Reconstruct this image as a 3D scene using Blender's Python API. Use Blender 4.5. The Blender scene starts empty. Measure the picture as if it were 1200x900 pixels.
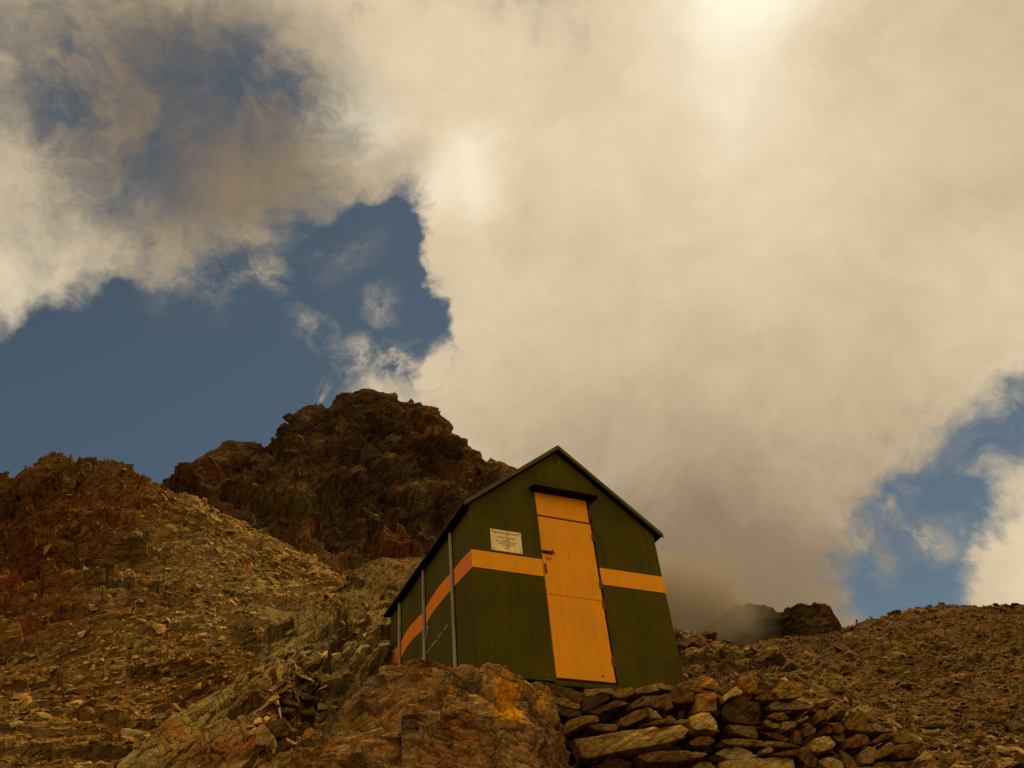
import bpy, bmesh, math
import numpy as np
from mathutils import Matrix, Vector

scene = bpy.context.scene
col = scene.collection
rad = math.radians

# ------------------------------------------------------------------ camera
F_PX = 999.46                     # focal length in pixels of a 1200 x 900 frame
PITCH, ROLL = rad(39.93), rad(-6.14)
EYE = np.array([0.0, 0.0, 1.3])
_f = np.array([0, math.cos(PITCH), math.sin(PITCH)])
_u = np.array([0, -math.sin(PITCH), math.cos(PITCH)])
_r = np.array([1.0, 0, 0])
CAM_R = math.cos(ROLL) * _r + math.sin(ROLL) * _u
CAM_U = -math.sin(ROLL) * _r + math.cos(ROLL) * _u
CAM_F = _f


def ray(px, py):
    """unit world direction seen at a place of the photograph (numpy arrays allowed)"""
    px = np.asarray(px, float); py = np.asarray(py, float)
    v = (CAM_F + ((px - 600) / F_PX)[..., None] * CAM_R + ((450 - py) / F_PX)[..., None] * CAM_U)
    return v / np.linalg.norm(v, axis=-1, keepdims=True)


def at(px, py, d):
    return EYE + ray(px, py) * np.asarray(d, float)[..., None]


cam_data = bpy.data.cameras.new("camera")
cam = bpy.data.objects.new("camera", cam_data)
col.objects.link(cam)
cam_data.sensor_width = 36
cam_data.lens = F_PX / 1200 * 36
cam_data.clip_start = 0.1
cam_data.clip_end = 5000
M = Matrix.Identity(4)
for i in range(3):
    M[i][0], M[i][1], M[i][2], M[i][3] = CAM_R[i], CAM_U[i], -CAM_F[i], EYE[i]
cam.matrix_world = M
scene.camera = cam

# ------------------------------------------------------------------ light
SUN_DIR = ray(872, -10)                                   # the bright spot in the cloud
SUN_EL = math.asin(SUN_DIR[2])
SUN_AZ = math.atan2(SUN_DIR[0], SUN_DIR[1])               # from +Y towards +X
vs = scene.view_settings
vs.view_transform = 'Standard'
vs.look = 'None'
vs.exposure = 0.30
vs.gamma = 1.0
scene.cycles.use_denoising = True
scene.cycles.max_bounces = 5
scene.cycles.diffuse_bounces = 3

sun_d = bpy.data.lights.new("sun", 'SUN')
sun_d.energy = 3.0
sun_d.angle = rad(6)
sun_d.color = (1.0, 0.80, 0.52)
sun = bpy.data.objects.new("sun", sun_d)
col.objects.link(sun)
sun.rotation_euler = Vector(SUN_DIR).to_track_quat('Z', 'Y').to_euler()


class NT:
    """small helper to wire shader nodes"""
    def __init__(s, tree):
        s.t = tree; s.n = tree.nodes; s.l = tree.links

    def node(s, kind, **kw):
        n = s.n.new(kind)
        for k, v in kw.items():
            setattr(n, k, v)
        return n

    def put(s, sock, v):
        if isinstance(v, bpy.types.NodeSocket):
            s.l.new(v, sock)
        else:
            try:
                sock.default_value = v
            except Exception:
                sock.default_value = (*v, 1.0)

    def math(s, op, a, b=0.0, c=0.0, clamp=False):
        n = s.node('ShaderNodeMath', operation=op, use_clamp=clamp)
        s.put(n.inputs[0], a); s.put(n.inputs[1], b); s.put(n.inputs[2], c)
        return n.outputs[0]

    def vec(s, op, a, b=(0, 0, 0), scale=None):
        n = s.node('ShaderNodeVectorMath', operation=op)
        s.put(n.inputs[0], a); s.put(n.inputs[1], b)
        if scale is not None:
            s.put(n.inputs[3], scale)
        return n.outputs[1] if op in ('DISTANCE', 'DOT_PRODUCT', 'LENGTH') else n.outputs[0]

    def noise(s, v, scale, detail=6, rough=0.55, dist=0.0, lac=2.0, color=False):
        n = s.node('ShaderNodeTexNoise')
        s.put(n.inputs['Vector'], v)
        n.inputs['Scale'].default_value = scale; n.inputs['Detail'].default_value = detail
        n.inputs['Roughness'].default_value = rough; n.inputs['Distortion'].default_value = dist
        n.inputs['Lacunarity'].default_value = lac
        return n.outputs['Color'] if color else n.outputs[0]

    def ramp(s, v, a, b, lo=0.0, hi=1.0, smooth=True):
        n = s.node('ShaderNodeMapRange')
        n.interpolation_type = 'SMOOTHSTEP' if smooth else 'LINEAR'
        s.put(n.inputs[0], v); s.put(n.inputs[1], a); s.put(n.inputs[2], b)
        s.put(n.inputs[3], lo); s.put(n.inputs[4], hi)
        return n.outputs[0]

    def mix(s, f, a, b, mode='MIX'):
        n = s.node('ShaderNodeMix', data_type='RGBA', blend_type=mode)
        s.put(n.inputs[0], f); s.put(n.inputs[6], a); s.put(n.inputs[7], b)
        return n.outputs[2]


world = bpy.data.worlds.new("World")
scene.world = world
world.use_nodes = True
world.cycles.sampling_method = 'MANUAL'
world.cycles.sample_map_resolution = 512
W = NT(world.node_tree)
W.n.clear()
sky = W.node('ShaderNodeTexSky', sky_type='NISHITA')
sky.sun_disc = False
sky.sun_elevation = SUN_EL
sky.sun_rotation = SUN_AZ
sky.altitude = 2700
sky.air_density = 1.0
sky.dust_density = 1.0
sky.ozone_density = 1.0
SKY_STRENGTH = 0.1
d0 = W.node('ShaderNodeTexCoord').outputs['Generated']
warp = W.noise(d0, 5.0, 5, 0.55, color=True)
warp2 = W.noise(d0, 22.0, 4, 0.6, color=True)
dw = W.vec('ADD', d0, W.vec('SCALE', W.vec('SUBTRACT', warp, (.5, .5, .5)), scale=0.16))
dw = W.vec('ADD', dw, W.vec('SCALE', W.vec('SUBTRACT', warp2, (.5, .5, .5)), scale=0.028))


def puff(px, py, r_px, soft=0.0, src=None):
    """1 inside a round patch of sky about the direction seen at (px, py), 0 outside"""
    c = tuple(float(x) for x in ray(px, py))
    cosang = float(np.dot(ray(px, py), CAM_F))
    r = r_px / F_PX * cosang
    return W.ramp(W.vec('DISTANCE', src or dw, c), r, r * soft, 0.0, 1.0)


def total(terms, start):
    acc = start
    for t, w in terms:
        acc = W.math('MULTIPLY_ADD', t, w, acc)
    return acc


big = W.noise(d0, 1.7, 3, 0.5)
fine = W.noise(dw, 7.0, 8, 0.62)
wisp = W.noise(dw, 26.0, 8, 0.68)
cover = total([(big, 0.9), (fine, 1.5), (wisp, 1.1)], -0.84)
gaps = [(60, 500, 230, -1.2), (200, 470, 190, -1.3), (330, 430, 160, -1.2), (430, 330, 115, -1.2), (455, 262, 70, -1.0),
        (475, 390, 70, -1.2), (120, 560, 220, -1.2), (485, 430, 60, -0.7), (300, 330, 100, -0.9), (170, 380, 110, -0.9), (390, 270, 70, -0.8), (60, 420, 90, -0.8),
        (1195, 500, 85, -1.2), (1115, 560, 100, -1.1), (1060, 620, 100, -1.1), (1020, 680, 90, -1.0), (1050, 730, 80, -0.7), (1125, 620, 90, -0.9), (1090, 700, 70, -0.9)]
fills = [(700, 250, 330, 0.8), (850, 450, 330, 0.8), (640, 480, 150, 1.0), (615, 330, 120, 1.0), (760, 620, 170, 0.8), (890, 740, 110, 1.0), (800, 720, 150, 0.8),
         (40, 290, 110, 0.5), (0, 340, 80, 0.5), (240, 210, 120, 0.35), (370, 200, 100, 0.4),
         (1240, 692, 122, 2.2), (1180, 735, 55, 1.6), (60, 10, 200, 0.4), (420, 60, 200, 0.5), (1100, 300, 200, 0.6),
         (880, 0, 330, 0.6), (1130, 80, 260, 0.6)]
cover = total([(puff(a, b, r), w) for a, b, r, w in gaps + fills], cover)
crisp = puff(530, 330, 170, 0.4)
alpha = W.ramp(cover, W.math('MULTIPLY_ADD', crisp, 0.25, 0.10), W.math('MULTIPLY_ADD', crisp, -0.30, 1.15))
# torn wisps adrift in the blue
shred = W.ramp(W.noise(dw, 13.0, 8, 0.66), 0.40, 0.68)
bits = None
for a, b, r, k in ((322, 318, 52, 1.5), (312, 270, 30, 0.9), (368, 395, 40, 1.8), (405, 425, 46, 1.8), (455, 440, 60, 2.2), (500, 450, 60, 2.2), (352, 458, 32, 2.4), (445, 362, 34, 0.9), (250, 300, 90, 0.7), (390, 290, 60, 0.5),
                   (1085, 545, 42, 1.3), (1095, 632, 50, 1.5), (1050, 585, 55, 1.2), (1000, 640, 80, 1.2), (1015, 700, 60, 0.8), (1150, 480, 60, 0.9)):
    p_ = W.math('MULTIPLY', puff(a, b, r), k)
    bits = p_ if bits is None else W.math('MAXIMUM', bits, p_)
bits = W.math('MULTIPLY', W.math('MULTIPLY', bits, shred), 0.8, clamp=True)
alpha = W.math('MAXIMUM', alpha, bits)
# the cloud is thin up there and the blue comes through as grey
thin = W.math('MAXIMUM', W.math('MAXIMUM', puff(110, 130, 310, 0.1), puff(320, 120, 150, 0.3)), W.math('MULTIPLY', puff(330, 225, 190, 0.1), 0.6))
thin = W.math('MULTIPLY', thin, W.ramp(W.noise(dw, 7.5, 8, 0.64), 0.36, 0.62, 0.92, 0.22))
alpha = W.math('MULTIPLY', alpha, W.math('SUBTRACT', 1.0, thin))
# how bright the cloud is: thick parts grey brown, edges and the part in front of the sun bright
shade = total([(W.noise(dw, 3.2, 7, 0.55), 0.30), (wisp, 0.08), (fine, 0.16)], 0.225)
for a, b, r, w in ((815, 850, 330, -0.18), (790, 800, 560, -0.27), (190, 110, 300, -0.15), (290, 210, 240, -0.20), (1000, 60, 160, -0.06), (885, 40, 380, 0.10)):
    shade = W.math('MULTIPLY_ADD', puff(a, b, r, 0.0, d0), w, shade)
for a, b, r, w in ((548, 205, 95, 0.20), (410, 130, 75, 0.20), (490, 240, 50, 0.10), (130, 60, 230, -0.06), (1220, 690, 150, 0.14), (1150, 330, 130, 0.06), (0, 340, 130, 0.06), (868, -25, 150, 0.22), (880, 70, 150, 0.12)):
    shade = W.math('MULTIPLY_ADD', puff(a, b, r), w, shade)
cr = W.node('ShaderNodeValToRGB')
el = cr.color_ramp.elements
stops = [(0.0, (0.15, 0.11, 0.066)), (0.25, (0.24, 0.175, 0.105)), (0.42, (0.47, 0.37, 0.235)), (0.60, (0.66, 0.55, 0.38)), (0.90, (0.95, 0.88, 0.68))]
el[0].position, el[0].color = stops[0][0], (*stops[0][1], 1)
el[1].position, el[1].color = stops[-1][0], (*stops[-1][1], 1)
for p_, c_ in stops[1:-1]:
    e = el.new(p_); e.color = (*c_, 1)
W.put(cr.inputs[0], shade)
CLOUD = W.vec('SCALE', cr.outputs[0], scale=1.0 / SKY_STRENGTH)
BLUE = W.vec('MULTIPLY', sky.outputs[0], (0.54, 0.50, 0.37))
bg = W.node('ShaderNodeBackground')
W.put(bg.inputs[0], W.mix(alpha, BLUE, CLOUD))
bg.inputs[1].default_value = SKY_STRENGTH
wo = W.node('ShaderNodeOutputWorld')
W.l.new(bg.outputs[0], wo.inputs[0])

# ------------------------------------------------------------------ noise in numpy
def _hash(ix, iy, iz, seed):
    h = (ix.astype(np.uint32) * np.uint32(0x8da6b343)) ^ (iy.astype(np.uint32) * np.uint32(0xd8163841)) \
        ^ (iz.astype(np.uint32) * np.uint32(0xcb1ab31f)) ^ np.uint32((seed * 0x9E3779B1) & 0xffffffff)
    h ^= h >> np.uint32(15); h *= np.uint32(0x2c1b3c6d); h ^= h >> np.uint32(12); h *= np.uint32(0x297a2d39); h ^= h >> np.uint32(15)
    return h


def _f01(h):
    return (h & np.uint32(0xffffff)).astype(np.float32) / np.float32(0x1000000)


def vnoise(P, seed=0):
    i = np.floor(P).astype(np.int32); f = (P - i).astype(np.float32); f = f * f * (3 - 2 * f)
    out = 0
    for a in (0, 1):
        wx = f[:, 0] if a else 1 - f[:, 0]
        for b in (0, 1):
            wy = f[:, 1] if b else 1 - f[:, 1]
            for c in (0, 1):
                wz = f[:, 2] if c else 1 - f[:, 2]
                out = out + wx * wy * wz * _f01(_hash(i[:, 0] + a, i[:, 1] + b, i[:, 2] + c, seed))
    return out * 2 - 1


def fbm(P, oct=4, seed=0, gain=0.5, ridged=False):
    s, amp, tot = 0, 1.0, 0
    for o in range(oct):
        n = vnoise(P * (2.03 ** o) + o * 17.3, seed + o)
        s = s + amp * ((1 - 2 * np.abs(n)) if ridged else n)
        tot += amp; amp *= gain
    return s / tot


def facets(P, seed=0, tilt=1.2, step=0.6):
    """blocks with flat, tilted faces and sharp breaks between them"""
    i0 = np.floor(P - 0.5).astype(np.int32)
    best = np.full(len(P), 1e9, np.float32); val = np.zeros(len(P), np.float32)
    for a in (0, 1):
        for b in (0, 1):
            for c in (0, 1):
                I = i0 + np.array([a, b, c], np.int32)
                h = _hash(I[:, 0], I[:, 1], I[:, 2], seed)
                r1 = _f01(h); h2 = h * np.uint32(747796405) + np.uint32(2891336453); h2 ^= h2 >> np.uint32(13)
                r2 = _f01(h2); h3 = h2 * np.uint32(747796405) + np.uint32(277803737); h3 ^= h3 >> np.uint32(14)
                r3 = _f01(h3)
                q = P - (I + 0.18 + 0.64 * np.stack([r1, r2, r3], 1))
                dd = (q * q).sum(1)
                m = dd < best
                best = np.where(m, dd, best)
                g = (r2 * 7.31) % 1 - 0.5, (r3 * 5.77) % 1 - 0.5, (r1 * 9.13) % 1 - 0.5
                v = step * (((r1 * 13.7 + r3 * 3.1) % 1) - 0.5) + tilt * (q[:, 0] * g[0] + q[:, 1] * g[1] + q[:, 2] * g[2])
                val = np.where(m, v, val)
    return val


# bedding of the schist: planes that dip to the left of the valley
_n = np.array([-0.62, 0.20, 0.76]); _n /= np.linalg.norm(_n)
_a = np.cross(_n, [0, 1, 0.2]); _a /= np.linalg.norm(_a)
_b = np.cross(_n, _a)
BED = np.stack([_a, _b, _n], 1)                           # world -> bedding coordinates


def bedded(P, size, thin):
    q = (P @ BED) / size
    q[:, 2] *= thin
    return q


RIB_A = at(400, 682, 16) - at(130, 903, 8.9); RIB_A /= np.linalg.norm(RIB_A)
_fn = np.array([0.30, -0.72, 0.62]); _fn -= RIB_A * (_fn @ RIB_A); _fn /= np.linalg.norm(_fn)
RIB = np.stack([RIB_A, _fn, np.cross(RIB_A, _fn)], 1)
_fb = np.array([0.10, -0.80, 0.60]); _fb /= np.linalg.norm(_fb)
_bt = CAM_R * 0.80 + CAM_U * 0.60; _bt -= _fb * (_bt @ _fb); _bt /= np.linalg.norm(_bt)
BLD = np.stack([_bt, _fb, np.cross(_bt, _fb)], 1)


def streak_frame(nrm, rx_, ux_):
    n_ = np.array(nrm, float); n_ /= np.linalg.norm(n_)
    t_ = CAM_R * rx_ + CAM_U * ux_; t_ -= n_ * (t_ @ n_); t_ /= np.linalg.norm(t_)
    return np.stack([t_, n_, np.cross(t_, n_)], 1)


PEAK_A = streak_frame((0.05, -0.85, 0.52), 0.72, -0.70)
PEAK_B = streak_frame((0.05, -0.85, 0.52), 0.80, 0.60)
SLOPE = streak_frame((0.25, -0.62, 0.74), 0.84, 0.54)


def ribbed(P, size, long, thin, M_=RIB):
    """slabs drawn out along the rib"""
    q = (P @ M_) / size
    q[:, 0] /= long; q[:, 2] *= thin
    return q


# ------------------------------------------------------------------ mesh helpers
def make_mesh(name, V, quads=None, tris=None, color=None, mat=None, smooth=False):
    me = bpy.data.meshes.new(name)
    V = np.ascontiguousarray(V, np.float32)
    faces = [x for x in (quads, tris) if x is not None and len(x)]
    nl = sum(x.size for x in faces); nf = sum(len(x) for x in faces)
    me.vertices.add(len(V)); me.vertices.foreach_set('co', V.ravel())
    me.loops.add(nl); me.polygons.add(nf)
    me.loops.foreach_set('vertex_index', np.concatenate([x.ravel() for x in faces]).astype(np.int32))
    cnt = np.concatenate([np.full(len(x), x.shape[1], np.int32) for x in faces])
    start = np.concatenate([[0], np.cumsum(cnt)[:-1]]).astype(np.int32)
    me.polygons.foreach_set('loop_start', start)
    me.update(calc_edges=True)
    me.validate()
    if color is not None:
        a = me.color_attributes.new('tone', 'FLOAT_COLOR', 'POINT')
        c = np.ones((len(V), 4), np.float32); c[:, :3] = color
        a.data.foreach_set('color', c.ravel())
    if not smooth:
        me.shade_flat()
    if mat:
        me.materials.append(mat)
    return me


def add(name, me, parent=None, **props):
    o = bpy.data.objects.new(name, me)
    col.objects.link(o)
    if parent is not None:
        o.parent = parent
    for k, v in props.items():
        o[k] = v
    return o


# ------------------------------------------------------------------ materials
def rock_material(name, s, tone_mul=1.0, bump=0.6, lichen=0.0, crack=0.35, bed=BED, aniso=5.0, rust_k=0.7):
    """weathered schist; s = size in metres of its main mottling; base colour comes from the mesh's own 'tone'"""
    m = bpy.data.materials.new(name); m.use_nodes = True
    N = NT(m.node_tree); N.n.clear()
    geo = N.node('ShaderNodeNewGeometry').outputs['Position']
    obi = N.node('ShaderNodeObjectInfo').outputs['Random']
    p = geo
    pb = N.node('ShaderNodeMapping'); N.put(pb.inputs[0], p)
    e = Matrix([list(bed[:, 0]), list(bed[:, 1]), list(bed[:, 2])]).to_euler()
    pb.inputs['Rotation'].default_value = e
    pb.inputs['Scale'].default_value = (1, 1, 1)
    st = N.vec('MULTIPLY', pb.outputs[0], (1.0, 1.0, aniso))
    tone = N.node('ShaderNodeVertexColor', layer_name='tone').outputs[0]
    n1 = N.noise(p, 0.55 / s, 5, 0.6)
    n2 = N.noise(st, 1.6 / s, 7, 0.68, 0.3)
    n3 = N.noise(p, 9.0 / s, 5, 0.7)
    v = N.math('ADD', N.ramp(n1, 0.3, 0.7, 0.62, 1.3), N.ramp(n2, 0.3, 0.7, -0.34, 0.34))
    v = N.math('ADD', v, N.ramp(n3, 0.3, 0.7, -0.26, 0.26))
    c = N.vec('SCALE', tone, scale=N.math('MULTIPLY', v, tone_mul))
    rust = N.ramp(N.noise(p, 0.8 / s, 6, 0.66, 0.4), 0.53, 0.68)
    c = N.mix(N.math('MULTIPLY', rust, rust_k), c, N.vec('MULTIPLY', c, (1.35, 0.72, 0.36)))
    grey = N.ramp(N.noise(N.vec('ADD', p, (31, 7, 3)), 1.1 / s, 6, 0.66, 0.5), 0.54, 0.68)
    c = N.mix(N.math('MULTIPLY', grey, 0.55), c, N.vec('MULTIPLY', c, (1.18, 1.13, 0.98)))
    vor = N.node('ShaderNodeTexVoronoi', feature='DISTANCE_TO_EDGE')
    N.put(vor.inputs['Vector'], N.vec('ADD', st, N.vec('SCALE', N.noise(p, 2.0 / s, 4, 0.6, color=True), scale=0.7 * s)))
    vor.inputs['Scale'].default_value = 1.1 / s
    cr_ = N.ramp(vor.outputs[0], 0.0, 0.06, 1.0, 0.0)
    c = N.mix(N.math('MULTIPLY', cr_, crack), c, N.vec('SCALE', c, scale=0.25))
    dark = N.ramp(N.noise(N.vec('ADD', p, (5, 51, 3)), 3.0 / s, 5, 0.7), 0.60, 0.70)
    c = N.mix(N.math('MULTIPLY', dark, 0.55), c, N.vec('SCALE', c, scale=0.35))
    if lichen:
        li = N.ramp(N.noise(N.vec('ADD', p, (11, 3, 40)), 1.5 / s, 7, 0.7, 0.6), 0.60, 0.66)
        c = N.mix(N.math('MULTIPLY', li, lichen), c, (0.20, 0.19, 0.11, 1))
    b = N.node('ShaderNodeBsdfPrincipled')
    N.put(b.inputs['Base Color'], c)
    b.inputs['Roughness'].default_value = 0.88
    b.inputs['Specular IOR Level'].default_value = 0.0
    h = N.math('ADD', N.math('MULTIPLY', n2, 1.0), N.math('MULTIPLY', n3, 0.45))
    h = N.math('SUBTRACT', h, N.math('MULTIPLY', cr_, 0.35))
    bp = N.node('ShaderNodeBump'); bp.inputs['Strength'].default_value = bump; bp.inputs['Distance'].default_value = 0.30 * s
    N.put(bp.inputs['Height'], h)
    N.l.new(bp.outputs[0], b.inputs['Normal'])
    o = N.node('ShaderNodeOutputMaterial'); N.l.new(b.outputs[0], o.inputs[0])
    return m


def paint_material(name, c, rough=0.5, wear=0.12, dirt=0.3, streak=0.25, spec=0.12):
    m = bpy.data.materials.new(name); m.use_nodes = True
    N = NT(m.node_tree); N.n.clear()
    p = N.node('ShaderNodeTexCoord').outputs['Object']
    n1 = N.noise(p, 2.2, 6, 0.6)
    n2 = N.noise(N.vec('MULTIPLY', p, (9, 9, 0.8)), 2.0, 5, 0.6)
    n3 = N.noise(p, 60, 3, 0.6)
    v = N.math('ADD', N.ramp(n1, 0.3, 0.7, 1 - wear, 1 + wear), N.ramp(n2, 0.35, 0.75, streak * 0.3, -streak * 0.5))
    cc = N.vec('SCALE', (*c, ), scale=v)
    blot = N.ramp(N.noise(p, 7, 7, 0.7, 0.6), 0.62, 0.74)
    cc = N.mix(N.math('MULTIPLY', blot, dirt), cc, N.vec('SCALE', cc, scale=0.45))
    b = N.node('ShaderNodeBsdfPrincipled'); N.put(b.inputs['Base Color'], cc)
    N.put(b.inputs['Roughness'], N.ramp(n1, 0.3, 0.7, rough - 0.1, rough + 0.12))
    b.inputs['Specular IOR Level'].default_value = spec
    bp = N.node('ShaderNodeBump'); bp.inputs['Strength'].default_value = 0.15; bp.inputs['Distance'].default_value = 0.004
    N.put(bp.inputs['Height'], N.math('ADD', n3, N.math('MULTIPLY', n1, 3.0)))
    N.l.new(bp.outputs[0], b.inputs['Normal'])
    o = N.node('ShaderNodeOutputMaterial'); N.l.new(b.outputs[0], o.inputs[0])
    return m


def metal_material(name, c, rough=0.45, metallic=0.8):
    m = paint_material(name, c, rough, 0.2, 0.3, 0.3)
    m.node_tree.nodes['Principled BSDF'].inputs['Metallic'].default_value = metallic
    return m


# ------------------------------------------------------------------ terrain sheets
TAN = np.array([0.385, 0.250, 0.074]); OCHRE = np.array([0.29, 0.170, 0.036]); RUST = np.array([0.22, 0.080, 0.014])
BROWN = np.array([0.170, 0.096, 0.028]); DARK = np.array([0.075, 0.043, 0.016]); OLIVE = np.array([0.275, 0.180, 0.042]); GREY = np.array([0.30, 0.208, 0.085])


class Sheet:
    """a hillside lofted through lines that were surveyed off the photograph, each point with its own distance"""
    def __init__(s, x0, x1, nu, rows, per, back, back_slope=0.8, nback=16, smooth=3):
        u = np.linspace(x0, x1, nu)
        PY = np.array([np.interp(u, [p[0] for p in r], [p[1] for p in r]) for r in rows])
        LD = np.log(np.array([np.interp(u, [p[0] for p in r], [p[2] for p in r]) for r in rows]))
        vv, vi = [], []
        for k in range(len(rows) - 1):
            n = per[k]
            vv += list(k + np.arange(n) / n)
        vv.append(len(rows) - 1.0); vv = np.array(vv)
        k = np.minimum(vv.astype(int), len(rows) - 2); t = (vv - k)[:, None]
        py = PY[k] * (1 - t) + PY[k + 1] * t; ld = LD[k] * (1 - t) + LD[k + 1] * t
        for _ in range(smooth * 8):                         # soften the folds between the rows
            ld[1:-1] = 0.25 * ld[:-2] + 0.5 * ld[1:-1] + 0.25 * ld[2:]
            py[1:-1] = 0.25 * py[:-2] + 0.5 * py[1:-1] + 0.25 * py[2:]
        pxg = np.broadcast_to(u, py.shape)
        P = at(pxg, py, np.exp(ld))
        s.u, s.py, s.ld, s.nf = u, py, ld, len(vv)
        crest = P[-1]; h = crest - EYE; h[:, 2] = 0; h /= np.linalg.norm(h, axis=1, keepdims=True)
        ks = back * (np.linspace(0, 1, nback + 1)[1:] ** 1.7)
        B = np.stack([crest + h * kk + np.array([0, 0, -1.0]) * kk * back_slope * (kk / (kk + back * 0.15)) for kk in ks])
        s.P = np.concatenate([P, B]).astype(np.float64)
        s.px = np.broadcast_to(u, s.P.shape[:2]); s.pyf = np.concatenate([py, np.broadcast_to(py[-1], (nback, nu))])
        du = np.gradient(s.P, axis=1); dv = np.gradient(s.P, axis=0)
        n = np.cross(du, dv); n /= np.linalg.norm(n, axis=2, keepdims=True) + 1e-9
        s.N = n if (n[:, :, 2].mean() > 0) else -n
        s.flatP = s.P.reshape(-1, 3); s.flatN = s.N.reshape(-1, 3)
        s.X = s.px.reshape(-1); s.Y = s.pyf.reshape(-1)
        s.below = np.concatenate([py - py[-1], np.zeros((nback, nu))]).reshape(-1)   # px below the crest line

    def build(s, name, disp, color, mat, **props):
        V = s.flatP + s.flatN * disp[:, None]
        s.V = V.reshape(s.P.shape); s.C = np.asarray(color).reshape(s.P.shape)
        a, b = s.P.shape[:2]
        idx = np.arange(a * b).reshape(a, b)
        q = np.stack([idx[:-1, :-1], idx[:-1, 1:], idx[1:, 1:], idx[1:, :-1]], -1).reshape(-1, 4)
        me = make_mesh(name, V, quads=q, color=color, mat=mat)
        s.obj = add(name, me, **props)
        return s.obj

    def pick(s, px, py):
        """displaced surface point and normal at a place of the photograph"""
        j = int(np.clip(np.searchsorted(s.u, px), 1, len(s.u) - 1))
        i = int(np.argmin(np.abs(s.py[:, j] - py)))
        return s.V[i, j], s.N[i, j]


def bell(X, Y, cx, cy, rx, ry):
    return np.exp(-(((X - cx) / rx) ** 2 + ((Y - cy) / ry) ** 2))


def tint(base, *layers):
    c = np.broadcast_to(base, (len(layers[0][0]), 3)).copy() if layers else base
    for w, t in layers:
        w = np.clip(w, 0, 1)[:, None]
        c = c * (1 - w) + t * w
    return c


R = dict(kind='structure')
sheets = {}

# --- main peak behind the hut
S = Sheet(-120, 830, 620, [
    [(-120, 800, 60), (200, 720, 70), (420, 700, 80), (720, 850, 74), (830, 930, 70)],
    [(-120, 740, 100), (200, 640, 100), (330, 640, 95), (400, 640, 92), (480, 650, 90), (620, 700, 85), (720, 790, 82), (830, 890, 80)],
    [(-120, 700, 125), (200, 600, 122), (300, 570, 118), (400, 560, 112), (480, 570, 112), (600, 620, 115), (720, 740, 112), (830, 860, 110)],
    [(-120, 640, 145), (190, 575, 142), (215, 556, 140), (250, 530, 140), (268, 518, 139), (316, 518, 138), (322, 508, 139), (338, 490, 141), (362, 476, 143),
     (385, 474, 145), (400, 464, 146), (430, 460, 147), (462, 462, 147), (470, 470, 146), (500, 476, 145), (520, 492, 144), (526, 505, 143), (548, 520, 141),
     (570, 538, 140), (600, 548, 139), (640, 575, 137), (720, 690, 134), (785, 765, 131), (830, 830, 130)]],
    [60, 130, 190], back=120, back_slope=0.9, nback=24, smooth=2)
P = S.flatP
d = 6.5 * facets(ribbed(P, 15, 1.8, 1.2, PEAK_A), 3, 1.2, 0.45) + 3.6 * facets(ribbed(P, 6.0, 2.2, 1.4, PEAK_B), 5, 1.3, 0.5) + 2.2 * facets(ribbed(P, 3.4, 2.5, 1.5, PEAK_A), 6, 1.2, 0.5) + 1.9 * facets(bedded(P, 2.4, 2.0), 9, 1.2, 0.7) \
    + 0.35 * facets(bedded(P, 0.9, 2.0), 12, 1.2, 0.7) + 2.5 * fbm(P / 14, 4, 21, ridged=True)
d = d * np.clip(S.below / 45, 0.15, 1) + 1.6 * facets(bedded(P, 3.4, 2.0), 65, 1.0, 0.7) * np.clip(1 - S.below / 40, 0, 1)
c = 1.75 * tint(DARK * 0.9, (np.clip(fbm(P / 9, 4, 31) * 2.0, 0, 1) * 0.8, BROWN * 1.3), (np.clip(fbm(P / 5, 3, 41) * 2.4 - 0.3, 0, 1) * 0.6, RUST * 0.8),
         (bell(S.X, S.Y, 330, 590, 60, 40) * 0.5, BROWN), (np.clip(fbm(P / 3, 3, 47) * 3 - 0.8, 0, 1) * 0.6, TAN * 0.6), (np.clip(fbm(P / 4.5, 3, 49) * 3 - 0.9, 0, 1) * 0.7, DARK * 0.6))  # pale and dark patches put lit and shaded facets into the rock colour
S.build('rocky_peak', d, c, rock_material('peak_rock', 3.2, 1.0, 0.9), label='dark brown craggy rock peak rising behind the green hut', category='mountain', **R)

# --- scree and ridge at the left
S = Sheet(-620, 640, 900, [
    [(-620, 1300, 7), (0, 1120, 7), (300, 1000, 8), (640, 1000, 10)],
    [(-620, 960, 14), (0, 905, 13), (150, 890, 13), (300, 850, 14), (400, 790, 16), (640, 790, 18)],
    [(-620, 830, 24), (0, 770, 23), (120, 745, 23), (230, 730, 24), (330, 735, 24), (420, 720, 26), (640, 740, 28)],
    [(-620, 700, 40), (0, 650, 37), (120, 640, 37), (230, 640, 38), (330, 680, 40), (420, 690, 42), (640, 720, 44)],
    [(-620, 600, 62), (-200, 555, 58), (-60, 556, 55), (0, 557, 54), (14, 563, 54), (24, 560, 54), (32, 550, 54), (62, 535, 54), (86, 535, 54), (90, 540, 54), (104, 534, 54), (128, 540, 54),
     (136, 551, 54), (166, 560, 54), (196, 573, 55), (230, 585, 57), (280, 610, 60), (330, 634, 62), (380, 662, 64), (430, 690, 66), (640, 800, 70)]],
    [60, 120, 120, 130], back=60, back_slope=0.75, nback=20, smooth=3)
P = S.flatP; X, Y = S.X, S.Y
crag = np.clip(bell(X, Y, 60, 575, 130, 50) + 0.8 * bell(X, Y, -100, 620, 200, 70) + 0.8 * bell(X, Y, 20, 690, 150, 60) + 0.5 * bell(X, Y, 130, 670, 80, 40), 0, 1)
crag = np.clip(crag + 0.25 * fbm(P / 6, 3, 77), 0, 1)
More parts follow.
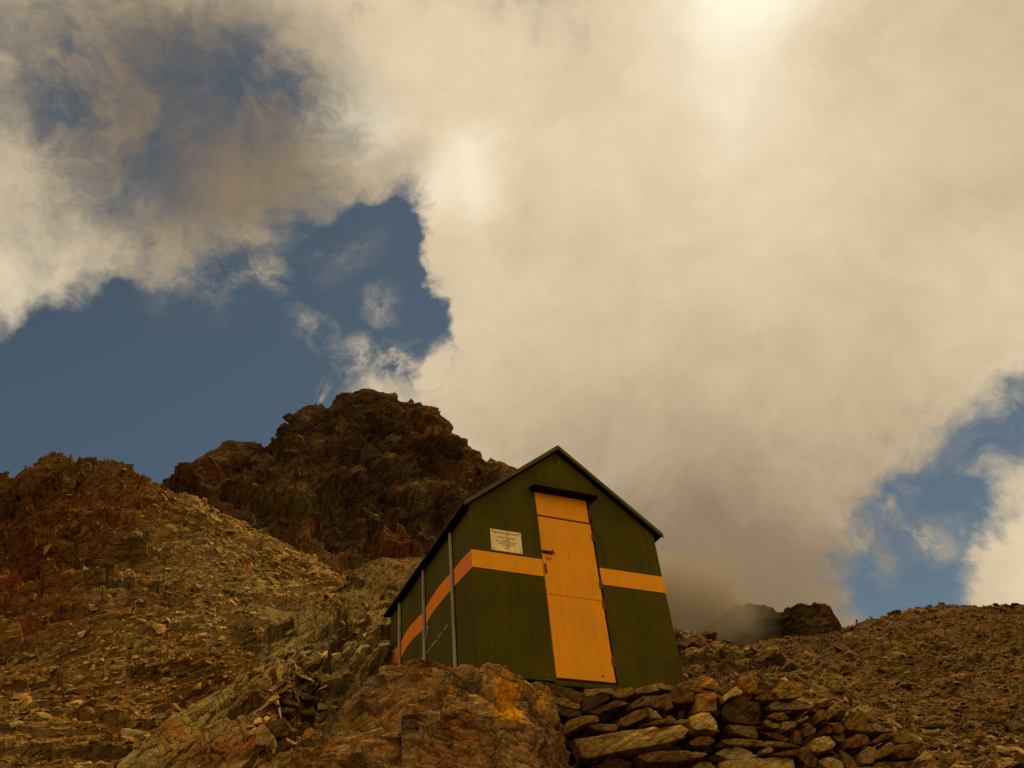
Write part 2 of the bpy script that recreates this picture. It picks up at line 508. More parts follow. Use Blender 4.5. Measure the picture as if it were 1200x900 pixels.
d = crag * (2.2 * facets(bedded(P, 6.0, 2.6), 103, 1.3, 0.25) + 1.2 * facets(bedded(P, 2.4, 3.0), 105, 1.3, 0.35) + 0.5 * facets(bedded(P, 0.9, 3.0), 107, 1.1, 0.6)) \
    + (1.0 - 0.6 * crag) * 0.55 * facets(bedded(P, 2.6, 2.4), 111, 1.0, 0.6) + 0.22 * facets(bedded(P, 0.75, 2.2), 113, 1.2, 0.6) \
    + 0.7 * fbm(P / 5, 4, 115) + 0.9 * facets(ribbed(P, 3.0, 4.0, 1.0, SLOPE), 121, 1.2, 0.4) + 0.5 * facets(ribbed(P, 1.2, 4.0, 1.2, SLOPE), 123, 1.1, 0.5) * np.clip((X + 40) / 200, 0.4, 1) + 0.10 * facets(bedded(P, 0.3, 2.0), 117, 1.2, 0.6) * np.clip(40 / np.exp(4), 0, 1)
d *= np.clip(0.35 + (900 - Y) / 450, 0.35, 1.2) * np.clip(S.below / 25, 0.3, 1)
d += (0.75 * facets(bedded(P, 1.7, 2.4), 161, 1.0, 0.8) + 0.35 * facets(bedded(P, 0.7, 2.4), 163, 1.0, 0.8)) * np.clip(1 - S.below / 70, 0, 1) * np.clip((210 - X) / 40, 0.1, 1)
c = 1.05 * tint(np.array([0.235, 0.130, 0.028]), (crag * 0.85, BROWN * 0.9), (bell(X, Y, 240, 680, 110, 50) * 0.9, TAN), (bell(X, Y, 300, 690, 90, 60) * 0.7, TAN * 0.95),
         (bell(X, Y, 130, 690, 30, 15) * 0.9, TAN * 1.1), (bell(X, Y, 20, 690, 90, 70) * 0.95, RUST), (bell(X, Y, 90, 610, 110, 45) * 0.7, RUST * 1.1), (bell(X, Y, 190, 705, 50, 18) * 0.7, RUST), (bell(X, Y, 250, 590, 40, 15) * 0.5, TAN),
         (np.clip(fbm(P / 4, 4, 131) * 2 - 0.2, 0, 1) * 0.6, RUST), (np.clip(fbm(P / 2.5, 4, 137) * 2 - 0.3, 0, 1) * 0.4, OLIVE))
SCREE_TONE_L = c
S.build('scree_slope', d, c, rock_material('scree_rock', 1.3, 1.0, 0.8), label='tan and rust scree slope with a jagged ridge on top', category='slope', **R)
sheets['left'] = S

# --- rounded scree hill
S = Sheet(700, 1750, 560, [
    [(700, 1000, 8), (1000, 1010, 7), (1300, 1010, 7), (1750, 1100, 8)],
    [(700, 880, 14), (900, 860, 13), (1050, 880, 11), (1200, 880, 11), (1750, 900, 12)],
    [(700, 810, 24), (900, 800, 22), (1050, 800, 21), (1200, 800, 21), (1750, 820, 22)],
    [(700, 785, 34), (860, 765, 38), (900, 752, 41), (950, 745, 44), (985, 739, 46), (1020, 726, 47), (1070, 716, 48), (1130, 711, 48), (1200, 711, 48), (1400, 720, 48), (1750, 800, 46)]],
    [50, 110, 130], back=60, back_slope=0.55, nback=16, smooth=3)
P = S.flatP; X, Y = S.X, S.Y
d = 0.45 * fbm(P / 4, 4, 215) + 0.30 * facets(bedded(P, 1.6, 1.8), 211, 1.0, 0.5) + 0.16 * facets(bedded(P, 0.6, 1.8), 213, 1.2, 0.6) + 0.07 * facets(bedded(P, 0.25, 1.8), 214, 1.2, 0.6)
d *= np.clip(0.25 + (900 - Y) / 350, 0.2, 1)
c = 0.8 * tint(BROWN * 1.05, (np.clip(fbm(P / 3, 4, 231) * 2, 0, 1) * 0.6, OCHRE), (np.clip(fbm(P / 1.5, 4, 237) * 2 - 0.4, 0, 1) * 0.6, DARK))
S.build('scree_hill', d, c, rock_material('hill_rock', 1.0, 1.0, 0.8), label='smooth rounded hill covered in brown scree', category='hill', **R)
sheets['right'] = S

# --- far peak in the cloud
S = Sheet(740, 1040, 260, [
    [(740, 830, 230), (1040, 830, 230)],
    [(740, 780, 270), (850, 765, 270), (1040, 770, 262)],
    [(740, 800, 300), (790, 762, 300), (820, 742, 300), (838, 728, 300), (850, 717, 300), (862, 709, 300), (880, 706, 300), (895, 709, 300), (912, 717, 299), (920, 713, 298), (940, 708, 298),
     (950, 712, 297), (958, 709, 296), (968, 708, 296), (974, 712, 296), (981, 727, 297), (989, 742, 298), (1040, 790, 302)]],
    [40, 90], back=120, back_slope=0.9, nback=12, smooth=1)
P = S.flatP
d = 5 * facets(bedded(P, 20, 1.2), 303, 1.1, 0.5) + 2.5 * facets(bedded(P, 8, 1.4), 305, 1.2, 0.6) + 0.9 * facets(bedded(P, 3, 1.6), 307, 1.2, 0.6)
d = 0.6 * d * np.clip(S.below / 30, 0.05, 1) + 1.3 * facets(bedded(P, 5, 1.5), 361, 1.0, 0.7) + 0.6 * facets(bedded(P, 2, 1.5), 363, 1.0, 0.7)
c = 0.6 * tint(DARK * 0.8, (np.clip(fbm(P / 18, 4, 331) * 2, 0, 1) * 0.6, BROWN), (bell(S.X, S.Y, 962, 730, 18, 25) * 0.7, OCHRE * 0.7))
S.build('far_peak', d, c, rock_material('far_rock', 7, 1.0, 0.8), label='distant flat topped crag half hidden in the low cloud', category='mountain', **R)

# --- rubble rising behind the stone wall
S = Sheet(560, 1500, 560, [
    [(560, 1010, 7.2), (800, 1010, 7.4), (1000, 1010, 7.4), (1200, 1010, 6.4), (1500, 1030, 6.5)],
    [(560, 890, 8.9), (800, 880, 9.2), (1000, 900, 9.0), (1100, 905, 8.4), (1200, 900, 8.2), (1500, 900, 8.5)],
    [(560, 826, 10.5), (700, 826, 11.0), (800, 815, 11.4), (850, 812, 11.4), (1000, 858, 10.8), (1060, 870, 10.6), (1150, 882, 10.5), (1250, 890, 10.5), (1500, 890, 10.5)],
    [(560, 790, 16), (700, 785, 16), (800, 775, 16.5), (860, 785, 16), (940, 800, 14.5), (1000, 828, 13.0), (1060, 858, 12.4), (1150, 876, 12), (1250, 886, 12), (1500, 886, 12)],
    [(560, 735, 24), (700, 735, 24), (790, 737, 24), (806, 742, 23), (815, 740, 23), (830, 748, 22), (850, 755, 21), (870, 758, 20), (900, 772, 18.5), (940, 790, 16.5), (1000, 820, 14.5), (1060, 852, 13.5), (1150, 870, 13), (1250, 882, 13), (1500, 882, 13)]],
    [50, 60, 60, 70], back=25, back_slope=0.6, nback=14, smooth=1)
P = S.flatP; X, Y = S.X, S.Y
d = 0.30 * fbm(P / 2.0, 4, 415) + 0.42 * facets(bedded(P, 1.5, 1.8), 411, 1.1, 0.6) + 0.20 * facets(bedded(P, 0.5, 1.8), 413, 1.2, 0.6) + 0.07 * facets(bedded(P, 0.2, 1.8), 414, 1.2, 0.6)
d *= np.clip((900 - Y) / 110, 0.12, 1) * np.clip(1 - (X - 900) / 120, 0.35, 1) * np.clip(S.below / 14, 0.12, 1)
c = tint(BROWN * 1.1, (np.clip(fbm(P / 1.5, 4, 431) * 2, 0, 1) * 0.6, OCHRE), (np.clip(fbm(P / .8, 4, 437) * 2 - 0.2, 0, 1) * 0.6, DARK))
S.build('rubble_slope', d, c, rock_material('rubble_rock', 0.6, 1.0, 0.8), label='rubble bank of broken brown rock beside the hut', category='slope', **R)
sheets['rubble'] = S

# --- slabby rib left of the hut
S = Sheet(-260, 640, 760, [
    [(-260, 1500, 5.4), (130, 1120, 5.2), (330, 1060, 5.2), (640, 1060, 5.6)],
    [(-260, 1350, 6.6), (130, 1000, 6.6), (250, 930, 6.8), (330, 900, 7.2), (400, 880, 7.8), (460, 870, 8.2), (640, 870, 9.0)],
    [(-260, 1320, 7.2), (130, 950, 7.4), (200, 900, 7.8), (270, 850, 8.4), (320, 815, 9.0), (345, 818, 10.2), (380, 812, 10.6), (420, 790, 10.2), (452, 772, 10.4), (470, 790, 11.8), (640, 800, 12)],
    [(-260, 1300, 7.8), (130, 920, 8.2), (200, 865, 8.8), (270, 810, 9.8), (330, 765, 10.8), (380, 740, 11.8), (420, 728, 12.4), (455, 722, 12.6), (475, 740, 13.2), (640, 760, 14)],
    [(-260, 1280, 8.4), (130, 903, 8.9), (200, 848, 9.7), (270, 790, 11), (330, 733, 12.8), (370, 700, 14.5), (400, 682, 16), (430, 668, 17.5), (460, 655, 19), (520, 650, 20), (640, 680, 20)]],
    [60, 90, 110, 110], back=14, back_slope=0.8, nback=14, smooth=2)
P = S.flatP; X, Y = S.X, S.Y
rough = np.clip(0.55 + 1.2 * bell(X, Y, 370, 820, 70, 60) + 0.8 * bell(X, Y, 420, 740, 60, 40), 0, 1.5)
d = 0.35 * fbm(P / 2.2, 4, 515) + rough * (0.50 * facets(ribbed(P, 1.3, 2.2, 2.2), 511, 0.9, 0.55) + 0.26 * facets(ribbed(P, 0.5, 2.5, 2.2), 513, 1.0, 0.6) + 0.12 * facets(ribbed(P, 0.2, 2.5, 2.0), 514, 1.1, 0.6)) \
    + 0.05 * facets(ribbed(P, 0.08, 3, 1.6), 518, 1.1, 0.6)
d *= np.clip(0.4 + np.abs(X - 470) / 80, 0.4, 1) * np.clip(0.55 + (900 - Y) / 500, 0.5, 1)
side = (X - 130) * 0.72 + (Y - 903)              # >0 below the rib's crest
c = tint(OLIVE * 1.1, (np.clip((side - 90) / 60, 0, 1) * 0.5, BROWN * 1.2), (bell(X, Y, 260, 880, 80, 30) * 0.8, RUST), (bell(X, Y, 300, 850, 30, 30) * 0.6, RUST), (bell(X, Y, 405, 755, 40, 25) * 0.8, GREY), (bell(X, Y, 335, 775, 30, 14) * 0.6, GREY), (np.clip((X - 350) / 40, 0, 1) * np.clip((735 - Y) / 30, 0, 1) * 0.85, BROWN * 1.25),
         (np.clip(fbm(P / 1.2, 4, 531) * 2 - 0.2, 0, 1) * 0.55, RUST), (np.clip(fbm(P / .7, 4, 537) * 2 - 0.3, 0, 1) * 0.5, GREY))
S.build('slab_rib', d, c, rock_material('rib_rock', 0.55, 1.0, 0.9, 0.4, bed=RIB), label='olive slabby rock rib climbing past the side of the hut', category='rock', **R)
sheets['rib'] = S

# --- the ground everything stands on
g = np.linspace(-1, 1, 320)
gx, gy = np.meshgrid(np.sign(g) * np.abs(g) ** 2.2 * 420, np.sign(g) * np.abs(g) ** 2.2 * 420)
def ground_height(x, y):
    z = np.where(y < 0, 0.42 * y, 0.26 * y)
    lim = np.clip((np.hypot(x, y) - 30) / 100, 0, 1)
    z = z * (1 - lim) + (np.where(y < 0, 0.42 * y, 7 + 0.05 * (y - 30))) * lim
    return z - 0.25
gz = ground_height(gx, gy)
hutmask = np.exp(-(((gx - 0.4) / 3.0) ** 4 + ((gy - 9.3) / 2.4) ** 4))
gz = gz * (1 - hutmask) + 3.98 * hutmask
P = np.stack([gx, gy, gz], -1).reshape(-1, 3)
P[:, 2] += 0.12 * fbm(P / 1.3, 3, 601)
idx = np.arange(320 * 320).reshape(320, 320)
q = np.stack([idx[:-1, :-1], idx[:-1, 1:], idx[1:, 1:], idx[1:, :-1]], -1).reshape(-1, 4)
add('ground', make_mesh('ground', P, quads=q, color=np.broadcast_to(BROWN, (len(P), 3)), mat=rock_material('ground_rock', 0.8)),
    label='stony mountainside the hut stands on', category='ground', **R)

# ------------------------------------------------------------------ the hut
HUT = dict(cx=-0.566, cy=7.395, cz=2.903, yaw=rad(27.928))
WID, LEN, HGT, RISE = 2.2, 2.584, 1.764, 0.886
S0, S1, DX0, DX1, DB, DT, TG, DS, SM = 1.059, 1.248, 0.769, 1.399, 0.034, 2.062, 1.766, 0.867, 1.883
green = paint_material('green_paint', (0.075, 0.056, 0.0010), 0.55, 0.20, 0.45, 0.3, 0.04)
roof_green = paint_material('roof_green_paint', (0.090, 0.070, 0.003), 0.5, 0.14, 0.35, 0.3)
yellow = paint_material('yellow_paint', (0.88, 0.315, 0.001), 0.5, 0.06, 0.22, 0.15)
orange = paint_material('shaded_band_paint', (0.78, 0.19, 0.001), 0.5, 0.06, 0.22, 0.15)  # yellow band paint made redder: shade of the side walls put into its colour
black = paint_material('dark_trim', (0.005, 0.0035, 0.002), 0.7, 0.3, 0.3, 0.25, 0.02)
redbrown = paint_material('red_brown_frame', (0.05, 0.014, 0.005), 0.6, 0.3, 0.4)
rusty = metal_material('rusty_iron', (0.16, 0.06, 0.025), 0.7, 0.3)
alu = metal_material('grey_aluminium', (0.36, 0.30, 0.20), 0.55, 0.2)
brass = metal_material('plaque_metal', (0.92, 0.64, 0.24), 0.5, 0.1)
ink = paint_material('plaque_ink', (0.10, 0.045, 0.01), 0.6, 0.1, 0.1)
white = paint_material('white_chalk', (0.35, 0.33, 0.25), 0.7, 0.2, 0.2)

chip = paint_material('chipped_paint', (0.24, 0.19, 0.03), 0.7, 0.2, 0.2)

hut = bpy.data.objects.new('bivouac_hut', None); col.objects.link(hut)
hut.location = (HUT['cx'] + EYE[0], HUT['cy'] + EYE[1], HUT['cz'] + EYE[2]); hut.rotation_euler = (0, 0, HUT['yaw'])
hut['label'] = 'small dark green metal bivouac hut with yellow door and orange band'
hut['category'] = 'hut'


def bm_to(name, bm, mat, parent=hut, smooth=False):
    bmesh.ops.recalc_face_normals(bm, faces=bm.faces)
    me = bpy.data.meshes.new(name); bm.to_mesh(me); bm.free()
    me.materials.append(mat)
    if not smooth:
        me.shade_flat()
    return add(name, me, parent)


def prism(poly, thick, axis='y', off=0.0, bevel=0.0, bm=None):
    """polygon in (x,z) pushed back along y (or (y,z) along x)"""
    bm = bm or bmesh.new()
    put = (lambda a, b, t: (a, t, b)) if axis == 'y' else ((lambda a, b, t: (t, a, b)) if axis == 'x' else (lambda a, b, t: (a, b, t)))
    A = [bm.verts.new(put(a, b, off)) for a, b in poly]
    B = [bm.verts.new(put(a, b, off + thick)) for a, b in poly]
    bm.faces.new(A); bm.faces.new(B[::-1])
    n = len(poly)
    for i in range(n):
        bm.faces.new((A[i], A[(i + 1) % n], B[(i + 1) % n], B[i]))
    if bevel:
        bmesh.ops.bevel(bm, geom=bm.edges[:], offset=bevel, segments=2, affect='EDGES', profile=0.6)
    return bm


def box(x0, x1, y0, y1, z0, z1, bevel=0.0):
    return prism([(x0, z0), (x1, z0), (x1, z1), (x0, z1)], y1 - y0, 'y', y0, bevel)


def roof_z(x):
    return HGT + RISE * (1 - abs(x - WID / 2) / (WID / 2))


def rod(p0, p1, r, n=8, bm=None):
    bm = bm or bmesh.new()
    p0, p1 = Vector(p0), Vector(p1)
    q = (p1 - p0).to_track_quat('Z', 'Y').to_matrix().to_4x4(); q.translation = (p0 + p1) / 2
    bmesh.ops.create_cone(bm, cap_ends=True, segments=n, radius1=r, radius2=r, depth=(p1 - p0).length, matrix=q)
    return bm


xl = (SM - HGT) / RISE * WID / 2
g_ = 0.003
T = 0.035
bm_to('front_panel', prism([(0.0, 0), (DX0, 0), (DX0, SM - g_), (xl, SM - g_), (0.0, HGT)], T, bevel=0.003), green)
bm_to('front_panel', prism([(DX1 + 0.028, 0), (WID, 0), (WID, HGT), (WID - xl, SM - g_), (DX1 + 0.028, SM - g_)], T, bevel=0.003), green)
bm_to('gable_panel', prism([(xl + 0.005, SM), (DX0 - 0.001, SM), (DX0 - 0.001, DT + 0.03), (DX1 + 0.03, DT + 0.03), (DX1 + 0.03, SM), (WID - xl - 0.005, SM), (WID / 2, HGT + RISE - 0.004)], T, off=0.002), green)
# left wall in four sheets, joined under the cover strips
YP = [0.505, 1.352, 2.186]
edges = [T + 0.001] + YP + [LEN]
for a, b in zip(edges[:-1], edges[1:]):
    bm_to('side_panel', prism([(a + 0.002, 0), (b - 0.002, 0), (b - 0.002, HGT - 0.001), (a + 0.002, HGT - 0.001)], T, 'x', 0.0015, 0.003), green)
for a, b in zip(edges[:-1], edges[1:]):
    bm_to('side_panel', prism([(a + 0.002, 0), (b - 0.002, 0), (b - 0.002, HGT - 0.001), (a + 0.002, HGT - 0.001)], T, 'x', WID - T - 0.0015, 0.003), green)
bm_to('rear_wall', prism([(T + .004, 0), (WID - T - .004, 0), (WID - T - .004, HGT), (WID / 2, HGT + RISE - 0.03), (T + .004, HGT)], T, 'y', LEN - T), green)
bm_to('hut_floor', box(T + .004, WID - T - .004, T + .004, LEN - T - .004, 0.01, 0.05), black)
# roof: two sheets with a folded edge
OH, OF, TH = 0.065, 0.06, 0.042
k = RISE / (WID / 2)
for sgn in (-1, 1):
    def rx(t): return WID / 2 + sgn * t
    e = WID / 2 + OH
    top = [(rx(0.0), HGT + RISE + TH), (rx(e), HGT - k * OH + TH), (rx(e), HGT - k * OH + 0.006), (rx(0.0), HGT + RISE + 0.006)]
    roof = bm_to('roof_sheet', prism(top, LEN + OF * 2 - 0.012, 'y', -OF + 0.006), black)
    # folded metal edge along the gable, the light line of the roof
    edge = [(rx(0.0), HGT + RISE + TH + 0.008), (rx(e + 0.012), HGT - k * (OH + 0.012) + TH + 0.008), (rx(e + 0.012), HGT - k * (OH + 0.012) - 0.002), (rx(0.0), HGT + RISE - 0.002)]
    bm_to('edge_trim', prism(edge, 0.02, 'y', -OF - 0.016, 0.003), roof_green, roof)
    top2 = [(rx(0.0), HGT + RISE + TH + 0.012), (rx(e + .014), HGT - k * (OH + .014) + TH + 0.012), (rx(e + .014), HGT - k * (OH + .014) + TH + .002), (rx(0.0), HGT + RISE + TH + 0.002)]
    bm_to('roof_skin', prism(top2, LEN + OF * 2 - 0.02, 'y', -OF + 0.006), roof_green, roof)
    # dark batten under the eave
    bm_to('eave_batten', prism([(T + .001, HGT - 0.05), (LEN, HGT - 0.05), (LEN, HGT - 0.002), (T + .001, HGT - 0.002)], 0.05, 'x', (-0.052 if sgn < 0 else WID + 0.002)), black, roof)
# door
dr = bpy.data.objects.new('door', None); col.objects.link(dr); dr.parent = hut
bm_to('frame', prism([(DX0 + .001, 0.012), (DX1 + 0.027, 0.012), (DX1 + 0.027, DT + 0.028), (DX0 + .001, DT + 0.028)], 0.02, 'y', 0.014), redbrown, dr)
bm_to('transom_panel', box(DX0 + 0.004, DX1 - 0.006, -0.004, 0.0135, TG + 0.012, DT + 0.02, 0.003), yellow, dr)
bm_to('upper_leaf', box(DX0 + 0.004, DX1, -0.008, 0.0135, DS + 0.004, TG - 0.012, 0.003), yellow, dr)
bm_to('lower_leaf', box(DX0 + 0.004, DX1, -0.008, 0.0135, DB, DS - 0.001, 0.003), yellow, dr)
bm_to('sill', box(DX0 - 0.02, DX1 + 0.05, -0.03, T, -0.045, -0.002, 0.004), green, dr)
bm_to('sill_post', box(1.03, 1.075, -0.028, T, -0.16, -0.047, 0.003), green, dr)
for z in (1.60, 1.05, 0.83, 0.24):
    h = bm_to('hinge', rod((DX1 + 0.012, -0.012, z - 0.055), (DX1 + 0.012, -0.012, z + 0.055), 0.008), rusty, dr)
    bm_to('hinge_plate', box(DX1 - 0.012, DX1 + 0.03, -0.0135, -0.0085, z - 0.045, z + 0.03, 0.001), rusty, h)
h = bm_to('hinge', rod((DX1 + 0.012, -0.012, 1.83), (DX1 + 0.012, -0.012, 1.93), 0.008), rusty, dr)
bolt = bm_to('bolt', rod((DX0 - 0.01, -0.025, 1.335), (DX0 + 0.125, -0.025, 1.335), 0.009), rusty, dr)
bm_to('bolt_plate', box(DX0 + 0.01, DX0 + 0.115, -0.0165, -0.0085, 1.315, 1.353, 0.002), rusty, bolt)
bm_to('bolt_knob', rod((DX0 + 0.115, -0.055, 1.30), (DX0 + 0.115, -0.025, 1.36), 0.008), rusty, bolt)
bm = bmesh.new()
for i in range(10):
    a0, a1 = i / 10 * math.pi, (i + 1) / 10 * math.pi
    rod((DX0 + 0.07 + 0.028 * math.cos(a0), -0.018, 1.275 - 0.02 * math.sin(a0)), (DX0 + 0.07 + 0.028 * math.cos(a1), -0.018, 1.275 - 0.02 * math.sin(a1)), 0.004, 6, bm)
bm_to('padlock_loop', bm, rusty, dr)
bm_to('strike_plate', box(DX0 + 0.008, DX0 + 0.035, -0.0145, -0.0085, 1.09, 1.20, 0.004), rusty, dr)
bm_to('peg_hole', rod((1.27, -0.0125, 0.085), (1.27, -0.0085, 0.085), 0.009, 10), redbrown, dr)
bm_to('canopy', prism([(-0.115, 2.035), (0.0, 2.055), (0.0, 2.115), (-0.115, 2.075)], 0.77, 'x', DX0 - 0.055, 0.004), black)
for x, z in ((DX0 - 0.012, 1.955), (DX1 + 0.10, 2.03), (WID / 2 + 0.02, 2.52)):
    bm_to('screw', rod((x, -0.006, z), (x, 0.001, z), 0.008, 8), alu)


# orange band
def band(pts_top, pts_bot, conv, name='painted_band', mat=orange):
    bm = bmesh.new(); n = len(pts_top)
    lay = []
    for t in (0.0, 0.0025):
        lay.append(([bm.verts.new(conv(a, b, t)) for a, b in pts_top], [bm.verts.new(conv(a, b, t)) for a, b in pts_bot]))
    (t0, b0), (t1, b1) = lay
    for i in range(n - 1):
        bm.faces.new((t1[i], t1[i + 1], b1[i + 1], b1[i])); bm.faces.new((t0[i], b0[i], b0[i + 1], t0[i + 1]))
        bm.faces.new((t0[i], t0[i + 1], t1[i + 1], t1[i])); bm.faces.new((b0[i], b1[i], b1[i + 1], b0[i + 1]))
    bm.faces.new((t0[0], t1[0], b1[0], b0[0])); bm.faces.new((t0[-1], b0[-1], b1[-1], t1[-1]))
    return bm_to(name, bm, mat)


front = lambda a, b, t: (a, -0.0005 - t, b)
left_side = lambda a, b, t: (0.001 - t, a, b)
right_side = lambda a, b, t: (WID - 0.001 + t, a, b)
band([(-0.0025, S1), (DX0 - 0.002, S1)], [(-0.0025, S0), (DX0 - 0.002, S0)], front, mat=yellow)
band([(DX1 + 0.03, S1), (WID + 0.0025, S1)], [(DX1 + 0.03, S0), (WID + 0.0025, S0)], front, mat=yellow)
prof = [(0.0, 0.0), (0.15, 0.012), (0.30, 0.028), (0.5, 0.030), (0.52, 0.03), (0.75, 0.045), (1.0, 0.050), (1.2, 0.03), (1.345, 0.0), (1.36, -0.02), (1.55, 0.01), (1.8, 0.03), (2.0, 0.02), (2.17, -0.02), (2.2, -0.03), (2.4, -0.01), (LEN, -0.035)]
band([(y, S1 + dz) for y, dz in prof], [(y, S0 + dz - 0.005 * math.sin(y * 9)) for y, dz in prof], left_side, mat=orange)
band([(y, S1) for y, dz in prof], [(y, S0) for y, dz in prof], right_side, mat=orange)
# a pale run of paint below the band and a scratched line
band([(1.27, 1.03), (1.31, 1.045)], [(1.325, 0.90), (1.33, 0.90)], left_side, 'paint_run', white)
for a, b in ((0.70, 0.82), (0.86, 0.98), (1.03, 1.19), (1.24, 1.33), (1.40, 1.62)):
    za, zb = 0.78 - 0.05 * (a - 0.7), 0.78 - 0.05 * (b - 0.7)
    band([(a, za + .006), (b, zb + .006)], [(a, za - .006), (b, zb - .006)], left_side, 'scratch', white)
for i, y in enumerate(YP):
    strip = bm_to('cover_strip', box(-0.030, 0.0, y - 0.013, y + 0.013, -0.02, HGT - 0.045, 0.004), alu)
    bm_to('strip_seal', box(-0.006, 0.0008, y - 0.024, y + 0.024, 0.0, HGT - 0.052), black, strip)
for x in (0.02, WID - 0.12):
    for y in (0.05, LEN - 0.15):
        bm_to('foot', box(x, x + 0.1, y, y + 0.1, -0.35, -0.001), redbrown)
for x, z in ((0.52, 0.10), (0.60, 0.06), (0.64, 0.13), (0.70, 0.055), (0.44, 0.085), (2.05, 1.62)):
    bm_to('paint_chip', rod((x, -0.0012, z), (x, 0.0, z), 0.005 + 0.004 * ((x * 37) % 1), 6), chip if x != 0.44 else black)
# plaque
PX0, PX1, PZ0, PZ1 = 0.214, 0.553, 1.274, 1.515
plq = bm_to('plaque', box(PX0, PX1, -0.006, -0.0005, PZ0, PZ1, 0.002), brass)
for x in (PX0 + 0.022, PX1 - 0.022):
    for z in (PZ0 + 0.018, PZ1 - 0.02):
        bm_to('screw', rod((x, -0.010, z), (x, -0.006, z), 0.0065, 8), ink, plq)
lines = [("BIVACCO BARADERO", 0.028, 1.472), ("C.A.I.", 0.014, 1.447), ("CLUB SEZ. DI BARLASSINA", 0.0175, 1.424), ("INAUGURATO", 0.013, 1.399),
         ("CON LA GUIDA ALPINA LOCALE", 0.0155, 1.377), ("SOCI E AMICI DELLA VALLE", 0.015, 1.354), ("CON AFFETTO", 0.014, 1.331), ("AGOSTO", 0.013, 1.306)]
for txt, size, z in lines:
    cu = bpy.data.curves.new('lettering', 'FONT'); cu.body = txt; cu.size = size; cu.align_x = 'CENTER'; cu.extrude = 0.0004; cu.offset = 0.0004
    o = bpy.data.objects.new('lettering_source', cu); col.objects.link(o)
    dg = bpy.context.evaluated_depsgraph_get()
    me = bpy.data.meshes.new_from_object(o.evaluated_get(dg)); bpy.data.objects.remove(o)
    me.transform(Matrix.Translation(((PX0 + PX1) / 2, -0.0068, z)) @ Matrix.Rotation(math.pi / 2, 4, 'X'))
    me.materials.clear(); me.materials.append(ink)
    add('lettering', me, plq)

# ------------------------------------------------------------------ stones of the dry stone wall
rng = np.random.default_rng(7)
wall_mat = rock_material('wall_stone', 0.30, 1.0, 0.8, 0.5, 0.25)
WALL_P = np.array([0.25, 7.38, EYE[2] + 2.85])
_wy, _wb = rad(14), rad(24)
WALL_N = np.array([math.sin(_wy) * math.cos(_wb), -math.cos(_wy) * math.cos(_wb), math.sin(_wb)])
WALL_IN = np.array([-math.sin(_wy), math.cos(_wy), 0.05])
TONES = {'t': TAN * 0.80, 'o': OCHRE, 'b': BROWN * 1.15, 'd': DARK * 1.1, 'r': np.array([0.19, 0.090, 0.026]), 'g': GREY, 'p': TAN * 1.35}


def stone_mesh(name, poly, dist_fn, depth, tone, mat, n=26, seed=0):
    """stone whose near face has the outline poly (photo px); thick, chipped and rounded at the arrises"""
    pl = np.array(poly, float); m = len(pl)
    seg = np.linalg.norm(np.roll(pl, -1, 0) - pl, axis=1); cum = np.concatenate([[0], np.cumsum(seg)])
    t = np.linspace(0, cum[-1], n, endpoint=False)
    ext = np.vstack([pl, pl[:1]])
    rim = np.stack([np.interp(t, cum, ext[:, 0]), np.interp(t, cum, ext[:, 1])], 1)
    W3 = at(rim[:, 0], rim[:, 1], dist_fn(rim[:, 0], rim[:, 1]))
    cen = W3.mean(0)
    size = np.linalg.norm(W3 - cen, axis=1).mean()
    out = -WALL_IN
    rings = []
    rings.append(cen + (W3 - cen) * 0.55 + WALL_IN * depth)
    rings.append(cen + (W3 - cen) * 0.86 + WALL_IN * depth * 0.85)
    rings.append(cen + (W3 - cen) * 1.02 + WALL_IN * depth * 0.40)
    rings.append(cen + (W3 - cen) * 1.0 + WALL_IN * 0.03)
    rings.append(cen + (W3 - cen) * 0.975 + out * min(0.012, size * 0.08))
    rings.append(cen + (W3 - cen) * 0.68 + out * min(0.022, size * 0.12))
    rings.append(cen + (W3 - cen) * 0.34 + out * min(0.026, size * 0.14))
    V = np.concatenate(rings + [[cen + WALL_IN * depth * 1.03], [cen + out * min(0.026, size * 0.14)]])
    nr = len(rings)
    o = rng.random(3) * 50
    dd = 0.35 * size * facets((V @ BED + o) / np.array([size * 1.4, size * 1.4, size * 0.7]), seed, 1.2, 0.3) \
        + 0.12 * size * facets((V @ BED + o) / np.array([size * .5, size * .5, size * .25]), seed + 1, 1.2, 0.5)
    dirs = V - (cen + WALL_IN * depth * 0.4); dirs /= np.linalg.norm(dirs, axis=1, keepdims=True)
    V = V + dirs * dd[:, None] * 0.8
    quads = []
    for r in range(nr - 1):
        for i in range(n):
            j = (i + 1) % n
            quads.append((r * n + i, r * n + j, (r + 1) * n + j, (r + 1) * n + i))
    tris = []
    for i in range(n):
        j = (i + 1) % n
        tris.append((nr * n, j, i)); tris.append((nr * n + 1, (nr - 1) * n + i, (nr - 1) * n + j))
    base = V.mean(0)
    me = make_mesh(name, V - base, quads=np.array(quads), tris=np.array(tris), color=np.broadcast_to(tone, (len(V), 3)), mat=mat)
    return me, base


def wall_dist(px, py):
    r_ = ray(px, py)
    return ((WALL_P - EYE) @ WALL_N) / (r_ @ WALL_N)


